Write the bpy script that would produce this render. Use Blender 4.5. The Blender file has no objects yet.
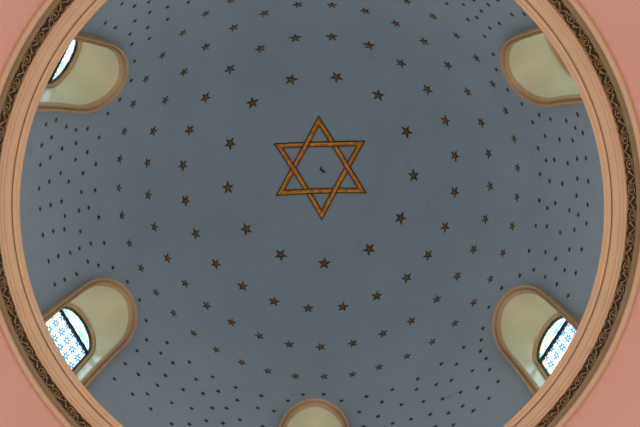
import bpy, bmesh, math, random
from mathutils import Vector, Matrix
from mathutils.geometry import delaunay_2d_cdt

# ------------------------------------------------------------------ camera, sky, exposure
S = 5.0                                     # metres per cornice radius
scn = bpy.context.scene
COL = scn.collection
cd = bpy.data.cameras.new('camera'); cam = bpy.data.objects.new('camera', cd); COL.objects.link(cam)
cd.sensor_fit = 'HORIZONTAL'; cd.sensor_width = 36.0; cd.lens = 36.0 * 850 / 640
cd.clip_end = 500
cam.matrix_world = Matrix((
    (0.999737, -0.0,       0.022945, 0.102135 * S),
    (0.003806, -0.986145, -0.165841, -0.516731 * S),
    (0.022627,  0.165884, -0.985886, -2.866631 * S),
    (0, 0, 0, 1)))
scn.camera = cam

w = bpy.data.worlds.new('sky'); scn.world = w; w.use_nodes = True
bg = w.node_tree.nodes['Background']
bg.inputs['Color'].default_value = (0.93, 0.98, 1.0, 1)
bg.inputs['Strength'].default_value = 6.5
vs = scn.view_settings
vs.view_transform = 'Standard'; vs.look = 'None'; vs.gamma = 1.0; vs.use_curve_mapping = False
vs.exposure = -0.95

# ------------------------------------------------------------------ helpers
def lin(r, g, b):
    f = lambda c: (c / 255 / 12.92) if c / 255 <= 0.04045 else ((c / 255 + 0.055) / 1.055) ** 2.4
    return (f(r), f(g), f(b), 1)

def mat(name, col, rough=0.8, var=0.12, scale=3.0, bump=0.0, bscale=40.0, metal=0.0, detail=4.0):
    m = bpy.data.materials.new(name); m.use_nodes = True
    nt = m.node_tree; N = nt.nodes; L = nt.links
    b = N['Principled BSDF']; b.inputs['Roughness'].default_value = rough; b.inputs['Metallic'].default_value = metal
    tc = N.new('ShaderNodeTexCoord')
    nz = N.new('ShaderNodeTexNoise'); nz.inputs['Scale'].default_value = scale; nz.inputs['Detail'].default_value = detail
    L.new(tc.outputs['Object'], nz.inputs['Vector'])
    rp = N.new('ShaderNodeValToRGB')
    rp.color_ramp.elements[0].position = 0.3; rp.color_ramp.elements[1].position = 0.7
    rp.color_ramp.elements[0].color = tuple(c * (1 - var) for c in col[:3]) + (1,)
    rp.color_ramp.elements[1].color = tuple(min(1, c * (1 + var)) for c in col[:3]) + (1,)
    L.new(nz.outputs['Fac'], rp.inputs['Fac']); L.new(rp.outputs['Color'], b.inputs['Base Color'])
    if bump > 0:
        n2 = N.new('ShaderNodeTexNoise'); n2.inputs['Scale'].default_value = bscale; n2.inputs['Detail'].default_value = 3
        L.new(tc.outputs['Object'], n2.inputs['Vector'])
        bp = N.new('ShaderNodeBump'); bp.inputs['Strength'].default_value = bump; bp.inputs['Distance'].default_value = 0.02
        L.new(n2.outputs['Fac'], bp.inputs['Height']); L.new(bp.outputs['Normal'], b.inputs['Normal'])
    return m

def obj(name, verts, faces, mats, parent=None, smooth=False, midx=None):
    me = bpy.data.meshes.new(name); me.from_pydata([tuple(v) for v in verts], [], faces); me.update()
    for m in (mats if isinstance(mats, (list, tuple)) else [mats]): me.materials.append(m)
    if midx: me.polygons.foreach_set('material_index', midx)
    if smooth: me.polygons.foreach_set('use_smooth', [True] * len(me.polygons))
    o = bpy.data.objects.new(name, me); COL.objects.link(o)
    if parent: o.parent = parent
    return o

def tag(o, label, cat, group=None, kind=None):
    o['label'] = label; o['category'] = cat
    if group: o['group'] = group
    if kind: o['kind'] = kind
    return o

def empty(name, loc=(0, 0, 0)):
    o = bpy.data.objects.new(name, None); COL.objects.link(o); o.location = loc; o.empty_display_size = 0.2
    return o

def sharp(o, ang=35):
    """smooth shading but keep the arrises of mouldings crisp"""
    bm = bmesh.new(); bm.from_mesh(o.data)
    bmesh.ops.recalc_face_normals(bm, faces=bm.faces)
    for e in bm.edges:
        if len(e.link_faces) == 2 and e.calc_face_angle(0) > math.radians(ang): e.smooth = False
    for f in bm.faces: f.smooth = True
    bm.to_mesh(o.data); bm.free()

# ------------------------------------------------------------------ the dome's shape (units of cornice radius)
RS, Z0, B = 1.09975, -0.02816, 1.70367
CZ = 2.86663
def rad(z):
    q = max(0.0, min(0.99999, (z - Z0) / B)); return RS * math.sqrt(1 - q * q)
def dome(phi, th):
    return Vector((RS * math.sin(th) * math.cos(phi), -RS * math.sin(th) * math.sin(phi), Z0 + B * math.cos(th)))
def dome_n(phi, th):                                   # unit normal towards the room
    p = dome(phi, th)
    return -Vector((p.x / RS ** 2, p.y / RS ** 2, (p.z - Z0) / B ** 2)).normalized()
def wpt(phi, u, n, z):                                 # point of a window: u along the wall, n from the axis
    return Vector((n * math.cos(phi) - u * math.sin(phi), -(n * math.sin(phi) + u * math.cos(phi)), z)) * S

# ------------------------------------------------------------------ materials
def dome_material():
    m = mat('blue_grey_dome_paint', lin(157, 174, 190), 0.85, 0.05, 0.55, 0.10, 6.0)
    nt = m.node_tree; N = nt.nodes; L = nt.links; b = N['Principled BSDF']
    src = b.inputs['Base Color'].links[0].from_socket
    tc = next(n for n in N if n.type == 'TEX_COORD')
    sp = N.new('ShaderNodeSeparateXYZ'); L.new(tc.outputs['Object'], sp.inputs[0])
    # a disc repainted slightly lighter round the crown
    cv = N.new('ShaderNodeCombineXYZ'); L.new(sp.outputs[0], cv.inputs[0]); L.new(sp.outputs[1], cv.inputs[1])
    ln = N.new('ShaderNodeVectorMath'); ln.operation = 'LENGTH'; L.new(cv.outputs[0], ln.inputs[0])
    mr = N.new('ShaderNodeMapRange'); mr.inputs[1].default_value = 1.50; mr.inputs[2].default_value = 1.56
    mr.inputs[3].default_value = 0.25; mr.inputs[4].default_value = 0.0
    L.new(ln.outputs['Value'], mr.inputs[0])
    mx = N.new('ShaderNodeMix'); mx.data_type = 'RGBA'; mx.inputs[7].default_value = lin(165, 184, 199)
    L.new(mr.outputs[0], mx.inputs[0]); L.new(src, mx.inputs[6])
    # fine soot specks
    n2 = N.new('ShaderNodeTexNoise'); n2.inputs['Scale'].default_value = 2.3; n2.inputs['Detail'].default_value = 8
    L.new(tc.outputs['Object'], n2.inputs['Vector'])
    r2 = N.new('ShaderNodeMapRange'); r2.inputs[1].default_value = 0.66; r2.inputs[2].default_value = 0.80
    r2.inputs[3].default_value = 0.0; r2.inputs[4].default_value = 0.35
    L.new(n2.outputs['Fac'], r2.inputs[0])
    m2 = N.new('ShaderNodeMix'); m2.data_type = 'RGBA'; m2.inputs[7].default_value = lin(120, 128, 138)
    L.new(r2.outputs[0], m2.inputs[0]); L.new(mx.outputs[2], m2.inputs[6])
    L.new(m2.outputs[2], b.inputs['Base Color'])
    return m

def glass_material(name, seed, flower, blue_col):
    m = bpy.data.materials.new(name); m.use_nodes = True
    nt = m.node_tree; N = nt.nodes; L = nt.links
    N.remove(N['Principled BSDF']); out = N['Material Output']
    tc = N.new('ShaderNodeTexCoord')
    def math_(op, a, b=None):
        n = N.new('ShaderNodeMath'); n.operation = op
        for i, v in enumerate((a, b)):
            if v is None: continue
            if isinstance(v, (int, float)): n.inputs[i].default_value = v
            else: L.new(v, n.inputs[i])
        return n.outputs[0]
    sp = N.new('ShaderNodeSeparateXYZ')
    mp = N.new('ShaderNodeMapping'); mp.inputs['Scale'].default_value = (1.0, 0.5, 1.0)
    L.new(tc.outputs['UV'], mp.inputs['Vector']); L.new(mp.outputs[0], sp.inputs[0])
    # square lattice of leaded blue flowers, in metres: four petals round a pale eye
    def cell(period, ox, oy):
        fx = math_('SUBTRACT', math_('FRACT', math_('DIVIDE', math_('ADD', sp.outputs[0], ox), period)), 0.5)
        fy = math_('SUBTRACT', math_('FRACT', math_('DIVIDE', math_('ADD', sp.outputs[1], oy), period)), 0.5)
        r = math_('SQRT', math_('ADD', math_('MULTIPLY', fx, fx), math_('MULTIPLY', fy, fy)))
        a = math_('ARCTAN2', fy, fx)
        return r, a
    r, a = cell(0.21, seed * 0.07, seed * 0.05)
    petal = math_('MULTIPLY', math_('COSINE', math_('MULTIPLY', a, 6.0)), 0.13)
    edge = math_('ADD', flower, petal)
    inside = math_('LESS_THAN', r, edge)
    eye = math_('LESS_THAN', r, 0.11)
    blue = math_('SUBTRACT', inside, eye)
    r2, a2 = cell(0.21, seed * 0.07 + 0.105, seed * 0.05 + 0.105)
    yel = math_('LESS_THAN', r2, 0.17)
    vo = N.new('ShaderNodeTexVoronoi'); vo.inputs['Scale'].default_value = 13.0
    L.new(tc.outputs['UV'], vo.inputs['Vector'])
    vr = N.new('ShaderNodeValToRGB'); vr.color_ramp.interpolation = 'CONSTANT'
    for p, c in ((0.0, (0.62, 0.80, 0.78)), (0.40, (0.28, 0.66, 0.74)), (0.58, (0.70, 0.74, 0.44)), (0.78, (0.24, 0.62, 0.56)), (0.92, (0.66, 0.56, 0.72))):
        e = vr.color_ramp.elements[0] if p == 0 else vr.color_ramp.elements.new(p)
        e.position = p; e.color = c + (1,)
    sc = N.new('ShaderNodeSeparateColor'); L.new(vo.outputs['Color'], sc.inputs[0]); L.new(sc.outputs[0], vr.inputs['Fac'])
    def mixc(f, a_, col):
        n = N.new('ShaderNodeMix'); n.data_type = 'RGBA'; L.new(f, n.inputs[0]); L.new(a_, n.inputs[6]); n.inputs[7].default_value = col + (1,)
        return n.outputs[2]
    c = mixc(yel, vr.outputs['Color'], (0.74, 0.58, 0.20))
    c = mixc(blue, c, blue_col)
    tr = N.new('ShaderNodeBsdfTransparent'); tl = N.new('ShaderNodeBsdfTranslucent')
    L.new(c, tr.inputs['Color']); L.new(c, tl.inputs['Color'])
    mx = N.new('ShaderNodeMixShader'); mx.inputs[0].default_value = 0.45
    L.new(tr.outputs[0], mx.inputs[1]); L.new(tl.outputs[0], mx.inputs[2])
    L.new(mx.outputs[0], out.inputs['Surface'])
    return m

M_DOME = dome_material()
M_PINK = mat('pink_plaster', lin(222, 163, 146), 0.9, 0.025, 0.8, 0.05, 8.0)
M_BEIGE = mat('beige_stucco', lin(212, 174, 141), 0.7, 0.04, 2.0, 0.03, 12.0)
M_SURR = mat('ochre_beige_stucco', lin(200, 166, 130), 0.7, 0.05, 2.0, 0.06, 12.0)
M_CREAM = mat('cream_plaster', lin(226, 215, 187), 0.30, 0.03, 1.4, 0.04, 8.0)
M_TAUPE = mat('taupe_paint', lin(146, 124, 95), 0.8, 0.08, 4.0, 0.05, 12.0)
M_UMBER = mat('dark_umber_ground', lin(62, 40, 20), 0.8, 0.15, 8.0)
M_GILT = mat('aged_gilt', lin(176, 146, 104), 0.5, 0.25, 9.0, metal=0.25)
M_GOLD = mat('gold_leaf', lin(216, 138, 48), 0.38, 0.34, 9.0, metal=0.35)
M_GOLD2 = mat('dull_gold', lin(154, 108, 46), 0.45, 0.2, 6.0, metal=0.4)
M_DARKG = mat('dark_bronze_edge', lin(84, 54, 24), 0.6, 0.2, 6.0, metal=0.2)
M_STARED = mat('blackened_bronze', lin(34, 28, 20), 0.6, 0.2, 6.0, metal=0.2)
M_FRAME = mat('dark_window_frame', lin(38, 30, 26), 0.6, 0.15, 5.0)
M_IRON = mat('black_iron', lin(24, 25, 24), 0.6, 0.1, 20.0)
M_FLOOR = mat('warm_stone_floor', lin(132, 123, 113), 0.7, 0.08, 0.4, 0.03, 3.0)
M_GLASS = [glass_material('stained_glass_lower', 1.0, 0.31, (0.01, 0.10, 0.36)), glass_material('stained_glass_upper', 2.3, 0.22, (0.06, 0.22, 0.50))]

# ------------------------------------------------------------------ windows of the dome: azimuth of each
WIN = {k: math.radians(30 + 60 * k) + d for k, d in
       {0: 0.0151, 1: 0.0, 2: 0.0087, 3: -0.0192, 4: -0.0061, 5: -0.0124}.items()}
W_OUT, Z_SPR, H_OUT, SILL = 0.1553, 0.5068, 0.2403, 0.035

def outline(wd, zs, ha, zb, nj=14, na=28):
    """(u, z, nu, nz) from the foot of one jamb over the arch to the foot of the other; n points out of the opening"""
    pts = [(wd, zb + (zs - zb) * i / nj, 1.0, 0.0) for i in range(nj)]
    for i in range(na + 1):
        a = math.pi * i / na
        nx, nz = math.cos(a) / wd, math.sin(a) / ha
        l = math.hypot(nx, nz)
        pts.append((wd * math.cos(a), zs + ha * math.sin(a), nx / l, nz / l))
    pts += [(-wd, zb + (zs - zb) * (nj - 1 - i) / nj, -1.0, 0.0) for i in range(nj)]
    return pts

# ------------------------------------------------------------------ ceiling: the dome shell with six arched openings
def build_dome():
    bm = bmesh.new()
    TH0, TH1, nth = 6.0, 89.0, 56
    step = (TH1 - TH0) / nth
    for k in range(6):
        lo = 60 * k
        pts, edges = [], []
        nph = 30
        hole = [(u, z) for u, z, _, _ in outline(W_OUT - 0.012, Z_SPR, H_OUT - 0.012, SILL + 0.012)]
        hp = []
        for u, z in hole:
            r = rad(z)
            ph = math.degrees(WIN[k]) + math.degrees(math.asin(u / r))
            th = math.degrees(math.acos((z - Z0) / B))
            hp.append((ph, th))
        cphi = [p for p, _ in hp]; cth = [t for _, t in hp]
        for i in range(nth + 1):
            for j in range(nph + 1):
                pts.append(Vector((lo + 60 * j / nph, TH0 + step * i)))
        n0 = len(pts)
        pts += [Vector(p) for p in hp]
        edges = [(n0 + i, n0 + (i + 1) % len(hp)) for i in range(len(hp))]
        # outer boundary so that the hull is kept straight
        def idx(i, j): return i * (nph + 1) + j
        bd = [idx(0, j) for j in range(nph + 1)] + [idx(i, nph) for i in range(1, nth + 1)] + \
             [idx(nth, j) for j in range(nph - 1, -1, -1)] + [idx(i, 0) for i in range(nth - 1, 0, -1)]
        edges += [(bd[i], bd[(i + 1) % len(bd)]) for i in range(len(bd))]
        v, e, f, *_ = delaunay_2d_cdt(pts, edges, [], 0, 1e-5)
        vs_ = [bm.verts.new(dome(math.radians(p.x), math.radians(p.y)) * S) for p in v]
        def inside(x, y):
            c = False; n = len(hp)
            for i in range(n):
                x1, y1 = hp[i]; x2, y2 = hp[(i + 1) % n]
                if (y1 > y) != (y2 > y) and x < (x2 - x1) * (y - y1) / (y2 - y1) + x1: c = not c
            return c
        for t in f:
            cx = sum(v[i].x for i in t) / len(t); cy = sum(v[i].y for i in t) / len(t)
            if inside(cx, cy): continue
            try: bm.faces.new([vs_[i] for i in t])
            except ValueError: pass
    bmesh.ops.remove_doubles(bm, verts=bm.verts, dist=1e-4)
    # crown cap
    ap = bm.verts.new(dome(0, 0) * S)
    n = 180
    rings = []
    for t in (1.5, 3.0, 4.5):
        rings.append([bm.verts.new(dome(2 * math.pi * j / n, math.radians(t)) * S) for j in range(n)])
    rings.append([bm.verts.new(dome(2 * math.pi * j / n, math.radians(TH0)) * S) for j in range(n)])
    for j in range(n):
        bm.faces.new((ap, rings[0][j], rings[0][(j + 1) % n]))
        for a, b in zip(rings[:-1], rings[1:]):
            bm.faces.new((a[j], b[j], b[(j + 1) % n], a[(j + 1) % n]))
    bmesh.ops.remove_doubles(bm, verts=bm.verts, dist=1e-4)
    loose = [v for v in bm.verts if not v.link_faces]
    bmesh.ops.delete(bm, geom=loose, context='VERTS')
    bmesh.ops.recalc_face_normals(bm, faces=bm.faces)
    for f in bm.faces: f.smooth = True
    me = bpy.data.meshes.new('ceiling'); bm.to_mesh(me); bm.free(); me.materials.append(M_DOME)
    o = bpy.data.objects.new('ceiling', me); COL.objects.link(o)
    return tag(o, 'blue-grey painted dome ceiling above the round cornice', 'ceiling', kind='structure')
build_dome()

# ------------------------------------------------------------------ cornice: one ring of mouldings, its bands and scrolls
def revolve(name, prof, m, parent=None, seg=288):
    verts, faces = [], []
    for j in range(seg):
        a = 2 * math.pi * j / seg
        for r, z in prof:
            re = r * (1 + z / CZ)
            verts.append((re * math.cos(a) * S, -re * math.sin(a) * S, z * S))
    n = len(prof)
    for j in range(seg):
        k = (j + 1) % seg
        for i in range(n - 1):
            faces.append((j * n + i, j * n + i + 1, k * n + i + 1, k * n + i))
    o = obj(name, verts, faces, m, parent); sharp(o, 22)
    return o

cornice = revolve('trim_1', [(1.108, 0.004), (1.0, 0.0), (1.0005, -0.004), (1.005, -0.0075), (1.010, -0.0080), (1.0120, -0.0060), (1.0235, -0.0090), (1.0250, -0.0085),
                             (1.0257, 0.012), (1.0290, 0.012), (1.0296, -0.0095), (1.0325, -0.0120), (1.0340, -0.0105), (1.0440, -0.0135), (1.0560, -0.0140),
                             (1.0568, -0.0175), (1.0630, -0.0215), (1.0690, -0.0215), (1.0696, -0.0250), (1.0732, -0.0270), (1.0768, -0.0255), (1.0784, -0.0210), (1.0790, -0.008), (1.108, 0.004)], M_BEIGE)
tag(cornice, 'round beige stucco cornice with grooved mouldings at the foot of the dome', 'cornice', kind='structure')
fr = revolve('frieze_ground', [(1.0780, -0.0100), (1.0940, -0.0095), (1.1105, -0.0100)], M_TAUPE, cornice)
fr['label'] = 'taupe ground behind the dark scrollwork'
tb = revolve('plain_band', [(1.1100, -0.0080), (1.1106, -0.0165), (1.1170, -0.0200), (1.1330, -0.0238)], M_TAUPE, cornice)
tb['label'] = 'plain taupe band outside the scrolls'
bd = revolve('bead_moulding', [(1.1292, -0.0160), (1.1302, -0.0340), (1.1350, -0.0400), (1.1410, -0.0425), (1.1470, -0.0425), (1.1510, -0.0390), (1.1520, -0.0280)], M_BEIGE, cornice)
bd['label'] = 'beige outer bead'

def tube(path, radii, verts, faces, sec=5, flat=0.75):
    n0 = len(verts)
    for i, p in enumerate(path):
        a = path[max(i - 1, 0)]; b = path[min(i + 1, len(path) - 1)]
        t = Vector((b[0] - a[0], b[1] - a[1])).normalized(); nx, ny = -t.y, t.x
        for s in range(sec):
            q = 2 * math.pi * s / sec
            verts.append((p[0] + nx * radii[i] * math.cos(q), p[1] + ny * radii[i] * math.cos(q), p[2] + radii[i] * flat * math.sin(q)))
    for i in range(len(path) - 1):
        for s in range(sec):
            s2 = (s + 1) % sec
            faces.append((n0 + i * sec + s, n0 + i * sec + s2, n0 + (i + 1) * sec + s2, n0 + (i + 1) * sec + s))
    faces.append([n0 + s for s in range(sec)][::-1]); faces.append([n0 + (len(path) - 1) * sec + s for s in range(sec)])

NSC = 78
def scroll_mesh(flip):
    """one acanthus scroll, x along the band, y outwards, z down to the room (metres)"""
    L = 2 * math.pi * 1.0945 * S / NSC
    H = 0.0308 * S * 0.5
    verts, faces = [], []
    def lens(cx, cy, rx, ry, ang, z0, z1, n=14):                   # low carved mound
        i0 = len(verts); ca, sa = math.cos(ang), math.sin(ang)
        for sc, z in ((1.0, -0.004), (0.95, z0)):
            for q in range(n):
                x, y = rx * sc * math.cos(2 * math.pi * q / n), ry * sc * math.sin(2 * math.pi * q / n)
                verts.append((cx + x * ca - y * sa, flip * (cy + x * sa + y * ca), z))
        verts.append((cx, flip * cy, z1))
        for q in range(n):
            k = (q + 1) % n
            faces.append((i0 + q, i0 + k, i0 + n + k, i0 + n + q)); faces.append((i0 + n + q, i0 + n + k, i0 + 2 * n))
    lens(0, 0, 0.285 * L, 1.02 * H, 0.0, 0.006, 0.016, 20)
    for cx, cy, rx, ry, an in ((-0.40, -0.30, 0.15, 0.42, -0.25), (0.40, 0.30, 0.15, 0.42, -0.25), (-0.42, 0.42, 0.11, 0.32, 0.35), (0.43, -0.45, 0.10, 0.30, 0.35),
                               (-0.27, 0.78, 0.09, 0.20, -0.3), (0.27, -0.78, 0.09, 0.20, -0.3)):
        lens(cx * L, cy * H, rx * L, ry * H, an, 0.006, 0.020)
    dark = len(faces)
    # gilt coil round a rosette, and the stem that runs into it
    sp = []
    for i in range(29):
        t = i / 28; a = math.pi + 0.55 - t * 2 * math.pi * 1.45
        r = (0.90 - 0.46 * t) * H
        sp.append((1.50 * r * math.cos(a), flip * r * math.sin(a), 0.012 + 0.012 * t))
    tube(sp, [0.0085 - 0.002 * i / 28 for i in range(29)], verts, faces)
    path = [(-L * 0.5 + L * 0.30 * i / 6, flip * H * (-0.65 + 0.95 * math.sin(math.pi * i / 12)), 0.020) for i in range(7)]
    tube(path, [0.0075] * 7, verts, faces)
    path = [(L * 0.5 - L * 0.28 * i / 6, -flip * H * (-0.65 + 0.95 * math.sin(math.pi * i / 12)), 0.020) for i in range(7)]
    tube(path, [0.0075] * 7, verts, faces)
    for q in range(5):
        a = q * 2 * math.pi / 5
        cx, cy = 0.24 * H * math.cos(a), 0.22 * H * math.sin(a)
        tube([(cx * 0.3, cy * 0.3, 0.026), (cx * 1.0, cy * 1.0, 0.030), (cx * 1.6, cy * 1.6, 0.020)], [0.005, 0.0085, 0.003], verts, faces)
    me = bpy.data.meshes.new('scroll'); me.from_pydata(verts, [], faces); me.materials.append(M_UMBER); me.materials.append(M_GILT)
    me.polygons.foreach_set('material_index', [0] * dark + [1] * (len(faces) - dark))
    me.polygons.foreach_set('use_smooth', [True] * len(me.polygons)); me.update()
    return me
SCM = [scroll_mesh(1), scroll_mesh(-1)]
for i in range(NSC):
    a = 2 * math.pi * (i + 0.35) / NSC
    z = -0.0102; r = 1.0945 * (1 + z / CZ)
    o = bpy.data.objects.new('scroll', SCM[i % 2]); COL.objects.link(o); o.parent = cornice
    er = Vector((math.cos(a), -math.sin(a), 0)); ez = Vector((0, 0, -1)); et = er.cross(ez)
    o.matrix_world = Matrix(((et.x, er.x, ez.x, er.x * r * S), (et.y, er.y, ez.y, er.y * r * S), (et.z, er.z, ez.z, z * S), (0, 0, 0, 1)))

# ------------------------------------------------------------------ pendentives: a sphere cut by the four crossing arches
def build_pendentive(name, quad, label):
    HA, RP0, ZP0 = 1.215, 1.128, -0.024
    RP = HA * math.sqrt(2); zc = ZP0 - math.sqrt(RP ** 2 - RP0 ** 2)
    verts, faces = [], []; n, m = 48, 24
    for i in range(n + 1):
        a = math.radians(90 * quad + 90 * i / n)
        rmax = min(HA / max(abs(math.cos(a)), abs(math.sin(a))), RP * 0.99999)
        for j in range(m + 1):
            r = RP0 + (rmax - RP0) * j / m
            verts.append((r * math.cos(a) * S, -r * math.sin(a) * S, (zc + math.sqrt(max(0, RP ** 2 - r * r))) * S))
    for i in range(n):
        for j in range(m):
            q = i * (m + 1) + j
            faces.append((q, q + 1, q + m + 2, q + m + 1))
    o = obj(name, verts, faces, M_PINK, smooth=True)
    return tag(o, label, 'wall', kind='structure')
for q, (nm, lb) in enumerate((('wall_upper_right', 'pink plaster wall in the upper right corner, outside the cornice'),
                              ('wall_upper_left', 'pink plaster wall in the upper left corner, outside the cornice'),
                              ('wall_lower_left', 'pink plaster wall in the lower left corner, outside the cornice'),
                              ('wall_lower_right', 'pink plaster wall in the lower right corner, outside the cornice'))):
    build_pendentive(nm, q, lb)

# floor of the hall, far below the camera
fv, ff = [], []
n = 64
for j in range(n): fv.append((150 * math.cos(2 * math.pi * j / n), 150 * math.sin(2 * math.pi * j / n), -3.2 * S))
for j in range(n): fv.append((fv[j][0], fv[j][1], -3.2 * S - 0.2))
ff.append(list(range(n)))
for j in range(n): ff.append((j, (j + 1) % n, n + (j + 1) % n, n + j))
tag(obj('floor', fv, ff, M_FLOOR), 'warm stone floor of the hall below the dome', 'floor', kind='structure')

# ------------------------------------------------------------------ windows
def strip(sections, closed=False):
    """quads between successive sections of equal length"""
    verts, faces = [], []
    n = len(sections[0])
    for s in sections: verts += s
    for i in range(len(sections) - 1):
        for j in range(n - 1):
            faces.append((i * n + j, i * n + j + 1, (i + 1) * n + j + 1, (i + 1) * n + j))
    return verts, faces

def poly_arch(phi, wd, zs, ha, zb, n_, na=24):
    return [wpt(phi, u, n_, z) for u, z, _, _ in outline(wd, zs, ha, zb, 1, na)]

def build_window(idx, k, label):
    phi = WIN[k]
    root = empty('window_%d' % idx, wpt(phi, 0, rad(SILL), SILL))
    tag(root, label, 'window', kind='structure')
    loc = root.location.copy()
    def part(name, verts, faces, m, parent=root, sh=30, **kw):
        off = loc if parent is root else loc
        o = obj(name, [v - off for v in verts], faces, m, parent, **kw); sharp(o, sh); return o
    ol = outline(W_OUT, Z_SPR, H_OUT, SILL)
    # profile of the surround: (inset from the outer edge, projection from the dome face)
    prof = [(-0.002, -0.02), (0.0, 0.045), (0.002, 0.050), (0.006, 0.052), (0.010, 0.049), (0.0120, 0.042), (0.0128, 0.026), (0.0152, 0.026), (0.0158, 0.037),
            (0.0200, 0.034), (0.0215, 0.037), (0.0240, 0.037), (0.0262, 0.030), (0.0280, 0.020)]
    secs = []
    inner = []
    for u, z, nu, nz in ol:
        n0 = math.sqrt(max(1e-6, rad(z) ** 2 - u * u))
        secs.append([wpt(phi, u - t * nu, n0 - h, z - t * nz) for t, h in prof])
        inner.append((u - 0.0280 * nu, n0 - 0.020, z - 0.0280 * nz))
    v, f = strip(secs)
    part('surround', v, f, M_SURR, sh=24)
    # sill of the surround
    v, f = [], []
    bx = [(-W_OUT, SILL - 0.02), (W_OUT, SILL - 0.02), (W_OUT, SILL), (-W_OUT, SILL)]
    nf = math.sqrt(rad(SILL) ** 2 - W_OUT ** 2) - 0.05
    v = [wpt(phi, u, nf, z) for u, z in bx] + [wpt(phi, u, 1.19, z) for u, z in bx]
    f = [(0, 1, 2, 3), (7, 6, 5, 4), (0, 4, 5, 1), (1, 5, 6, 2), (2, 6, 7, 3), (3, 7, 4, 0)]
    part('sill', v, f, M_CREAM)
    # reveal: splayed cream vault from the surround back to the window wall
    back = outline(0.1250, 0.5400, 0.1500, SILL)
    secs = []
    NB = 1.145
    for (u, n_, z), (ub, zb, _, _) in zip(inner, back):
        secs.append([wpt(phi, u + (ub - u) * t, n_ + (NB - n_) * t, z + (zb - z) * t) for t in (0, .2, .4, .6, .8, 1)])
    v, f = strip(secs)
    part('reveal', v, f, M_CREAM, sh=60)
    # stepped arch moulding round the window
    ol2 = outline(0.1250, 0.5400, 0.1500, SILL)
    pr2 = [(-0.012, 0.02), (0.0, 0.0), (0.001, -0.006), (0.004, -0.008), (0.007, -0.006), (0.0085, 0.0), (0.0125, 0.002), (0.0132, 0.012)]
    v, f = strip([[wpt(phi, u - t * nu, NB + h, z - t * nz) for t, h in pr2] for u, z, nu, nz in ol2])
    part('inner_arch', v, f, M_SURR, sh=24)
    # dark frame
    ol3 = outline(0.1120, 0.5400, 0.1370, SILL)
    pr3 = [(-0.001, 0.012), (0.0, 0.005), (0.002, 0.004), (0.005, 0.004), (0.0060, 0.008), (0.0062, 0.016)]
    v, f = strip([[wpt(phi, u - t * nu, NB + h, z - t * nz) for t, h in pr3] for u, z, nu, nz in ol3])
    part('frame', v, f, M_FRAME, sh=24)
    # transom bar, half round
    zt = 0.5400
    v, f = [], []
    sec = [(-0.0058, 0.018), (-0.0058, 0.006), (-0.003, 0.002), (0.003, 0.002), (0.0058, 0.006), (0.0058, 0.018)]
    for u in (-0.107, 0.107): v += [wpt(phi, u, NB + h, zt + dz) for dz, h in sec]
    f = [(i, (i + 1) % 6, 6 + (i + 1) % 6, 6 + i) for i in range(6)] + [tuple(range(5, -1, -1)), tuple(range(6, 12))]
    part('transom', v, f, M_FRAME)
    # panes
    def pane(uz, m, lab):
        n = len(uz)
        v = [wpt(phi, u, NB + 0.0125, z) for u, z in uz]
        o = part('pane', v, [tuple(range(n))], m)
        uv = o.data.uv_layers.new(name='UVMap')
        for lp in o.data.loops:
            u, z = uz[lp.vertex_index]; uv.data[lp.index].uv = (u * S, z * S)
        o['label'] = lab
    pane([(0.1065, SILL), (0.1065, zt), (-0.1065, zt), (-0.1065, SILL)], M_GLASS[0], 'blue and yellow patterned pane below the transom')
    pane([(0.1065 * math.cos(math.pi * i / 24), zt + 0.1315 * math.sin(math.pi * i / 24)) for i in range(25)], M_GLASS[1], 'arched patterned pane above the transom')
    return root
for i, (k, lb) in enumerate(((2, 'arched stained glass dome window at the upper left'), (0, 'arched dome window at the upper right, only its cream recess showing'),
                             (3, 'arched stained glass dome window at the lower left'), (5, 'arched stained glass dome window at the lower right'),
                             (4, 'arched dome window at the bottom edge, only its head showing'),
                             (1, 'arched dome window at the top, hidden by the cornice'))):
    build_window(i + 1, k, lb)

# ------------------------------------------------------------------ six-pointed star at the crown
def build_hexagram():
    root = empty('hexagram_emblem', dome(0, 0) * S - Vector((0, 0, 0.02)))
    tag(root, 'large golden six-pointed star of interlaced bars at the crown of the dome', 'emblem')
    RHO, WB, rot = 0.2815, 0.0290, math.radians(91.6)
    def dpt(x, y, h):
        r2 = x * x + y * y
        z = Z0 + B * math.sqrt(1 - r2 / RS ** 2)
        n = Vector((x / RS ** 2, y / RS ** 2, (z - Z0) / B ** 2)).normalized()
        return (Vector((x, y, z)) - n * h) * S - root.location
    for tri in range(2):
        cs = [rot + math.pi * tri + 2 * math.pi * i / 3 for i in range(3)]
        for i in range(3):
            a, b = cs[i], cs[(i + 1) % 3]
            def line(q, s):
                r = RHO - 2 * WB * q
                A = Vector((r * math.cos(a), -r * math.sin(a))); Bv = Vector((r * math.cos(b), -r * math.sin(b)))
                return A.lerp(Bv, s) + Vector((0.0, -0.004))
            ns = 36
            def lift(s):
                return 0.0055 * math.exp(-((s - 1 / 3) / 0.09) ** 2)
            def sweep(prof):
                return strip([[dpt(*line(q, j / ns), h + (lift(j / ns) if h > 0 else 0)) for q, h in prof] for j in range(ns + 1)])
            v, f = sweep([(0.14, 0.0), (0.14, 0.0068), (0.30, 0.0088), (0.5, 0.0095), (0.70, 0.0088), (0.86, 0.0068), (0.86, 0.0)])
            bar = obj('bar', v, f, M_GOLD, root); sharp(bar, 40)
            for e0, e1 in ((0.0, 0.17), (0.83, 1.0)):
                v, f = sweep([(e0, -0.002), (e0, 0.0070), (e0 + 0.03, 0.0085), (e1 - 0.03, 0.0085), (e1, 0.0070), (e1, -0.002)])
                ed = obj('edge_fillet', v, f, M_DARKG, bar); sharp(ed, 40)
    return root
build_hexagram()

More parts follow.
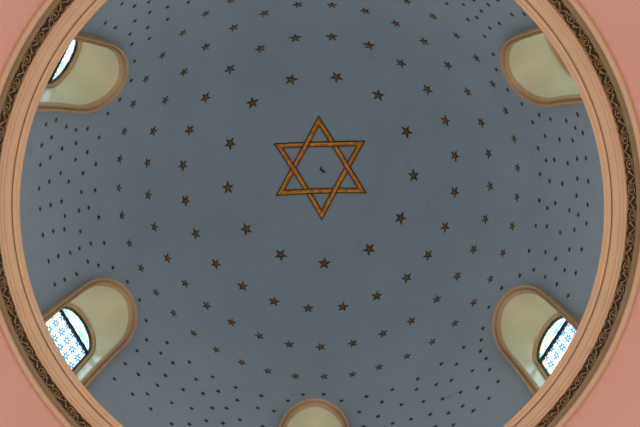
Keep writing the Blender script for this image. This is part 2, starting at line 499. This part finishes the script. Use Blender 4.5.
# iron hook hanging from the very crown
def build_hook():
    top = dome(0, 0) * S
    root = empty('ceiling_hook', top)
    tag(root, 'small black iron hook at the centre of the golden hexagram', 'hook')
    # round plate
    n = 16; v, f = [], []
    for r, z in ((0.055, 0.01), (0.055, -0.012), (0.03, -0.022)):
        v += [(r * math.cos(2 * math.pi * j / n), r * math.sin(2 * math.pi * j / n), z) for j in range(n)]
    for i in range(2):
        for j in range(n): f.append((i * n + j, i * n + (j + 1) % n, (i + 1) * n + (j + 1) % n, (i + 1) * n + j))
    f.append(tuple(range(2 * n, 3 * n)))
    o = obj('plate', v, f, M_DOME, root); sharp(o, 40)
    # bent hook
    path = [(0, 0, -0.02), (0, 0, -0.10)] + [(0.055 - 0.055 * math.cos(a), 0.050 * (1 - math.cos(a)), -0.10 - 0.055 * math.sin(a)) for a in [math.pi * i / 10 for i in range(1, 10)]]
    v, f = [], []
    for i, p in enumerate(path):
        a = Vector(path[max(i - 1, 0)]); b = Vector(path[min(i + 1, len(path) - 1)]); t = (b - a).normalized()
        e1 = t.cross(Vector((0, 1, 0))).normalized(); e2 = t.cross(e1)
        v += [tuple(Vector(p) + (e1 * math.cos(q) + e2 * math.sin(q)) * 0.024) for q in [2 * math.pi * s / 8 for s in range(8)]]
    for i in range(len(path) - 1):
        for s in range(8): f.append((i * 8 + s, i * 8 + (s + 1) % 8, (i + 1) * 8 + (s + 1) % 8, (i + 1) * 8 + s))
    f.append(tuple(range(8))); f.append(tuple(range((len(path) - 1) * 8, len(path) * 8)))
    o = obj('shank', v, f, M_IRON, root); sharp(o, 50)
build_hook()

# ------------------------------------------------------------------ stars: azimuth, polar angle on the dome (degrees)
RINGS = [
    "79.8,26.6 52.7,26.7 25.0,26.5 -2.2,26.2 -30.0,26.2 -57.7,26.1 -87.3,26.2 -115.2,26.2 -142.1,26.4 -170.2,26.2 162.2,26.2 133.8,26.7 106.8,26.7",
    "84.5,38.2 69.1,38.3 54.1,38.2 38.7,38.1 23.8,38.0 8.5,38.0 -6.7,38.0 -22.0,38.1 -36.1,38.0 -49.4,38.1 -64.5,38.0 -79.9,38.1 -94.8,38.1 -109.8,38.2 -124.8,38.3 -139.8,38.5 -155.0,38.4 -169.7,38.1 175.2,38.0 160.1,38.0 144.9,38.0 129.3,38.1 114.3,38.4 99.4,38.3",
    "85.2,47.8 74.4,47.8 63.7,47.6 52.8,47.6 41.8,47.3 30.9,47.5 19.8,47.5 9.2,47.5 -1.7,47.6 -12.8,47.7 -23.9,47.6 -34.5,47.5 -45.1,47.5 -56.6,47.9 -67.2,47.5 -78.2,47.7 -89.3,47.8 -100.1,47.8 -110.8,47.7 -121.5,47.6 -131.8,47.8 -142.4,47.8 -152.9,47.9 -164.4,47.8 -175.4,47.6 173.7,47.6 162.8,47.5 151.8,47.4 140.5,47.1 129.4,47.6 118.4,47.5 107.4,47.7 96.2,48.1",
    "64.0,55.3 55.7,55.4 47.3,55.4 38.9,55.3 30.3,55.1 22.0,55.3 13.6,55.4 5.3,55.3 -3.1,55.2 -11.6,55.3 -19.9,55.1 -28.4,55.2 -36.9,55.1 -45.2,55.2 -53.8,55.3 -62.5,55.2 -71.4,55.1 -79.6,55.3 -88.1,55.2 -96.7,55.4 -105.0,55.4 -113.2,55.4 -121.7,55.4 -129.9,55.2 -138.4,54.9 -146.4,55.0 -155.0,55.0 -163.0,55.2 -171.5,55.2 -179.6,55.1 172.0,55.1 163.9,55.1 155.6,55.1 147.6,55.0 139.4,54.9 130.8,55.1 122.4,55.4 114.5,55.1",
]
PANELS = {
    0: ["55.2,61.2 48.6,61.5 42.7,61.5 37.6,60.1 33.6,58.3",
        "52.1,64.2 47.6,63.9 43.7,64.5",
        "51.2,67.4 48.1,66.4 43.4,67.8",
        "48.3,69.5 47.9,72.8 43.6,72.8",
        "42.5,76.1",
        ],
    1: ["149.3,58.4 144.2,60.4 137.2,61.0 130.4,61.1 123.6,61.2",
        "140.5,63.9 135.0,63.5 128.0,63.9",
        "138.5,66.2 135.2,67.7 131.6,66.3 129.8,68.8",
        "138.6,70.8 132.3,70.9",
        "138.6,74.1 133.3,74.2",
        ],
    2: ["-153.9,59.6 -159.3,61.4 -166.2,61.3 -173.1,61.2 179.7,61.4 172.9,61.3 165.9,61.4 159.4,60.8 155.2,59.0",
        "-161.7,64.5 -167.5,64.6 -176.3,63.4 179.4,65.0 174.8,64.6 169.6,63.9 163.7,65.0",
        "-163.8,66.7 -167.6,67.7 -171.3,66.5 -176.3,66.0 176.2,68.3 171.2,66.8 167.2,67.3 164.1,68.0",
        "-162.5,70.4 -167.6,70.3 -173.2,70.4 -176.1,69.8 -179.6,70.3 173.9,70.5 168.3,70.8 163.3,70.8",
        "-162.8,73.7 -163.0,76.4 -168.1,73.4 -168.1,76.1 -173.7,73.3 -173.8,76.1 -179.4,76.0 -179.5,73.2 176.3,76.1 175.3,73.4 171.3,76.1 170.0,73.6 167.1,76.4 165.6,74.1 162.7,76.4 161.8,74.0",
        ],
    3: ["-93.9,59.7 -97.8,61.5 -105.1,61.6 -112.3,61.6 -119.1,61.6 -126.5,61.5 -134.4,61.2 -142.6,61.2 -147.9,59.4",
        "-101.0,64.5 -105.2,64.6 -110.8,64.3 -116.2,64.1 -122.7,64.1 -130.0,64.0 -134.0,64.1 -139.0,64.2",
        "-102.9,68.6 -108.7,68.5 -112.7,67.0 -116.0,68.3 -119.5,66.2 -124.3,67.8 -129.8,67.5 -134.7,67.8 -139.0,67.7",
        "-112.3,70.6 -116.1,71.6 -120.4,70.6 -125.1,71.9 -130.1,70.5 -135.2,71.5 -139.1,71.9",
        "-119.3,74.1 -122.9,76.1 -128.5,75.9 -130.9,73.6 -133.6,75.9 -138.8,76.3",
        ],
    4: ["-34.7,58.9 -39.8,61.2 -47.0,61.2 -54.5,61.1 -62.0,61.4 -69.4,61.4 -76.6,61.3 -83.4,61.3 -88.2,59.5",
        "-42.1,62.9 -44.0,64.8 -51.0,63.4 -58.0,64.8 -63.2,63.6 -72.8,63.5 -79.0,64.6",
        "-43.9,67.1 -48.4,67.1 -54.1,65.9 -58.0,68.6 -62.6,67.0 -68.1,65.6 -74.5,66.6 -78.4,68.2",
        "-44.7,69.7 -49.4,71.2 -53.4,69.6 -54.4,72.7 -58.0,72.3 -62.1,70.5 -66.8,69.7 -71.3,69.2",
        "-44.6,73.3 -48.3,75.0 -52.7,75.1 -58.0,75.4 -61.9,73.7",
        ],
    5: ["27.5,58.3 22.9,60.5 17.8,61.8 11.1,61.7 4.4,61.5 -2.4,61.5 -9.0,61.5 -15.8,61.5 -22.7,61.6 -28.4,58.9",
        "19.5,64.3 14.2,64.3 8.1,63.5 3.1,64.2 -3.7,63.9 -8.1,64.5 -19.4,64.4",
        "18.3,67.1 13.4,68.3 8.5,65.9 3.1,67.8 -1.9,66.0 -8.2,68.4 -14.1,65.8 -14.3,69.0 -19.3,67.9",
        "17.8,71.6 13.4,72.1 9.4,72.6 8.1,69.7 5.0,72.2 1.2,71.9 -2.5,70.1 -2.8,72.7 -6.3,72.2 -10.8,71.9 -15.5,72.2 -19.2,71.5",
        "19.1,75.5 16.2,73.7 15.2,75.6 9.8,75.2 5.0,75.3 -0.0,75.2 -3.9,75.3 -9.5,75.2 -14.7,75.3 -19.8,75.5",
        ],
}

def star_mesh(name, m_edge, m_face, ri=0.40, inset=0.80):
    v, f, mi = [], [], []
    out = [((1.0 if i % 2 == 0 else ri), math.pi * i / 5) for i in range(10)]
    for sc, z in ((1.0, 0.0), (1.0, 0.10), (inset, 0.14)):
        v += [(r * sc * math.cos(a), r * sc * math.sin(a), z) for r, a in out]
    v.append((0, 0, 0.36))
    for j in range(10):
        k = (j + 1) % 10
        f.append((j, k, 10 + k, 10 + j)); mi.append(0)
        f.append((10 + j, 10 + k, 20 + k, 20 + j)); mi.append(0)
        f.append((20 + j, 20 + k, 30)); mi.append(1)
    me = bpy.data.meshes.new(name); me.from_pydata(v, [], f); me.materials.append(m_edge); me.materials.append(m_face)
    me.polygons.foreach_set('material_index', mi); me.update()
    return me
STAR_BIG = star_mesh('gold_star', M_STARED, M_GOLD2, 0.38, 0.64)
STAR_SMALL = star_mesh('small_star', M_STARED, M_DARKG, 0.45, 0.55)

def place_star(name, me, phi, th, size, tip, label, group):
    p, t = math.radians(phi), math.radians(th)
    n = dome_n(p, t)
    d = Vector((math.cos(math.radians(tip)), -math.sin(math.radians(tip)), 0))
    ex = (d - n * d.dot(n)).normalized(); ey = n.cross(ex)
    c = dome(p, t) * S; s = size * S
    o = bpy.data.objects.new(name, me); COL.objects.link(o)
    o.matrix_world = Matrix(((ex.x * s, ey.x * s, n.x * s, c.x), (ex.y * s, ey.y * s, n.y * s, c.y), (ex.z * s, ey.z * s, n.z * s, c.z), (0, 0, 0, 1)))
    return tag(o, label, 'star', group)

ORD = ['first', 'second', 'third', 'fourth', 'fifth', 'sixth', 'seventh', 'eighth', 'ninth', 'tenth', 'eleventh', 'twelfth',
       'thirteenth', 'fourteenth', 'fifteenth', 'sixteenth', 'seventeenth', 'eighteenth', 'nineteenth']
def ordinal(i):
    if i < 19: return ORD[i]
    q = i + 1
    tens = {2: 'twenty', 3: 'thirty', 4: 'forty'}[q // 10]
    return tens + '-' + ORD[q % 10 - 1] if q % 10 else {2: 'twentieth', 3: 'thirtieth', 4: 'fortieth'}[q // 10]

rnd = random.Random(7)
RING_NAME = ['innermost ring', 'second ring out', 'third ring out', 'fourth ring out']
TIP1 = [54, 18, 59, 18, 70, 54, 18, 60, 40, 18, 54, 23, 0]        # how the stars of the innermost ring are turned
for i, row in enumerate(RINGS):
    for j, s in enumerate(row.split()):
        a, t = map(float, s.split(','))
        tip = TIP1[j] if i == 0 else rnd.choice((54, 54, 18, 50, 60, 24, 36)) + rnd.uniform(-6, 6)
        place_star('gold_star', STAR_BIG, a, t, (0.0372, 0.0308, 0.0260, 0.0218)[i] * rnd.uniform(0.97, 1.03), tip,
                   'gold five-pointed star in the %s round the hexagram, %s clockwise from the top' % (RING_NAME[i], ordinal(j)),
                   'gold stars in rings round the crown')
PAN = {2: 'between the two left windows', 5: 'between the two right windows', 3: 'between lower left and bottom windows',
       4: 'between bottom and lower right windows', 0: 'above the upper right window', 1: 'above the upper left window'}
for k, tiers in PANELS.items():
    for ti, row in enumerate(tiers):
        for j, s in enumerate(row.split()):
            a, t = map(float, s.split(','))
            place_star('small_star', STAR_SMALL, a, t, 0.0125 * rnd.uniform(0.92, 1.06), rnd.uniform(0, 72),
                       'small dark star %s, %s tier from the crown, %s clockwise' % (PAN[k], ORD[ti], ordinal(j)),
                       'small stars on the lower dome')
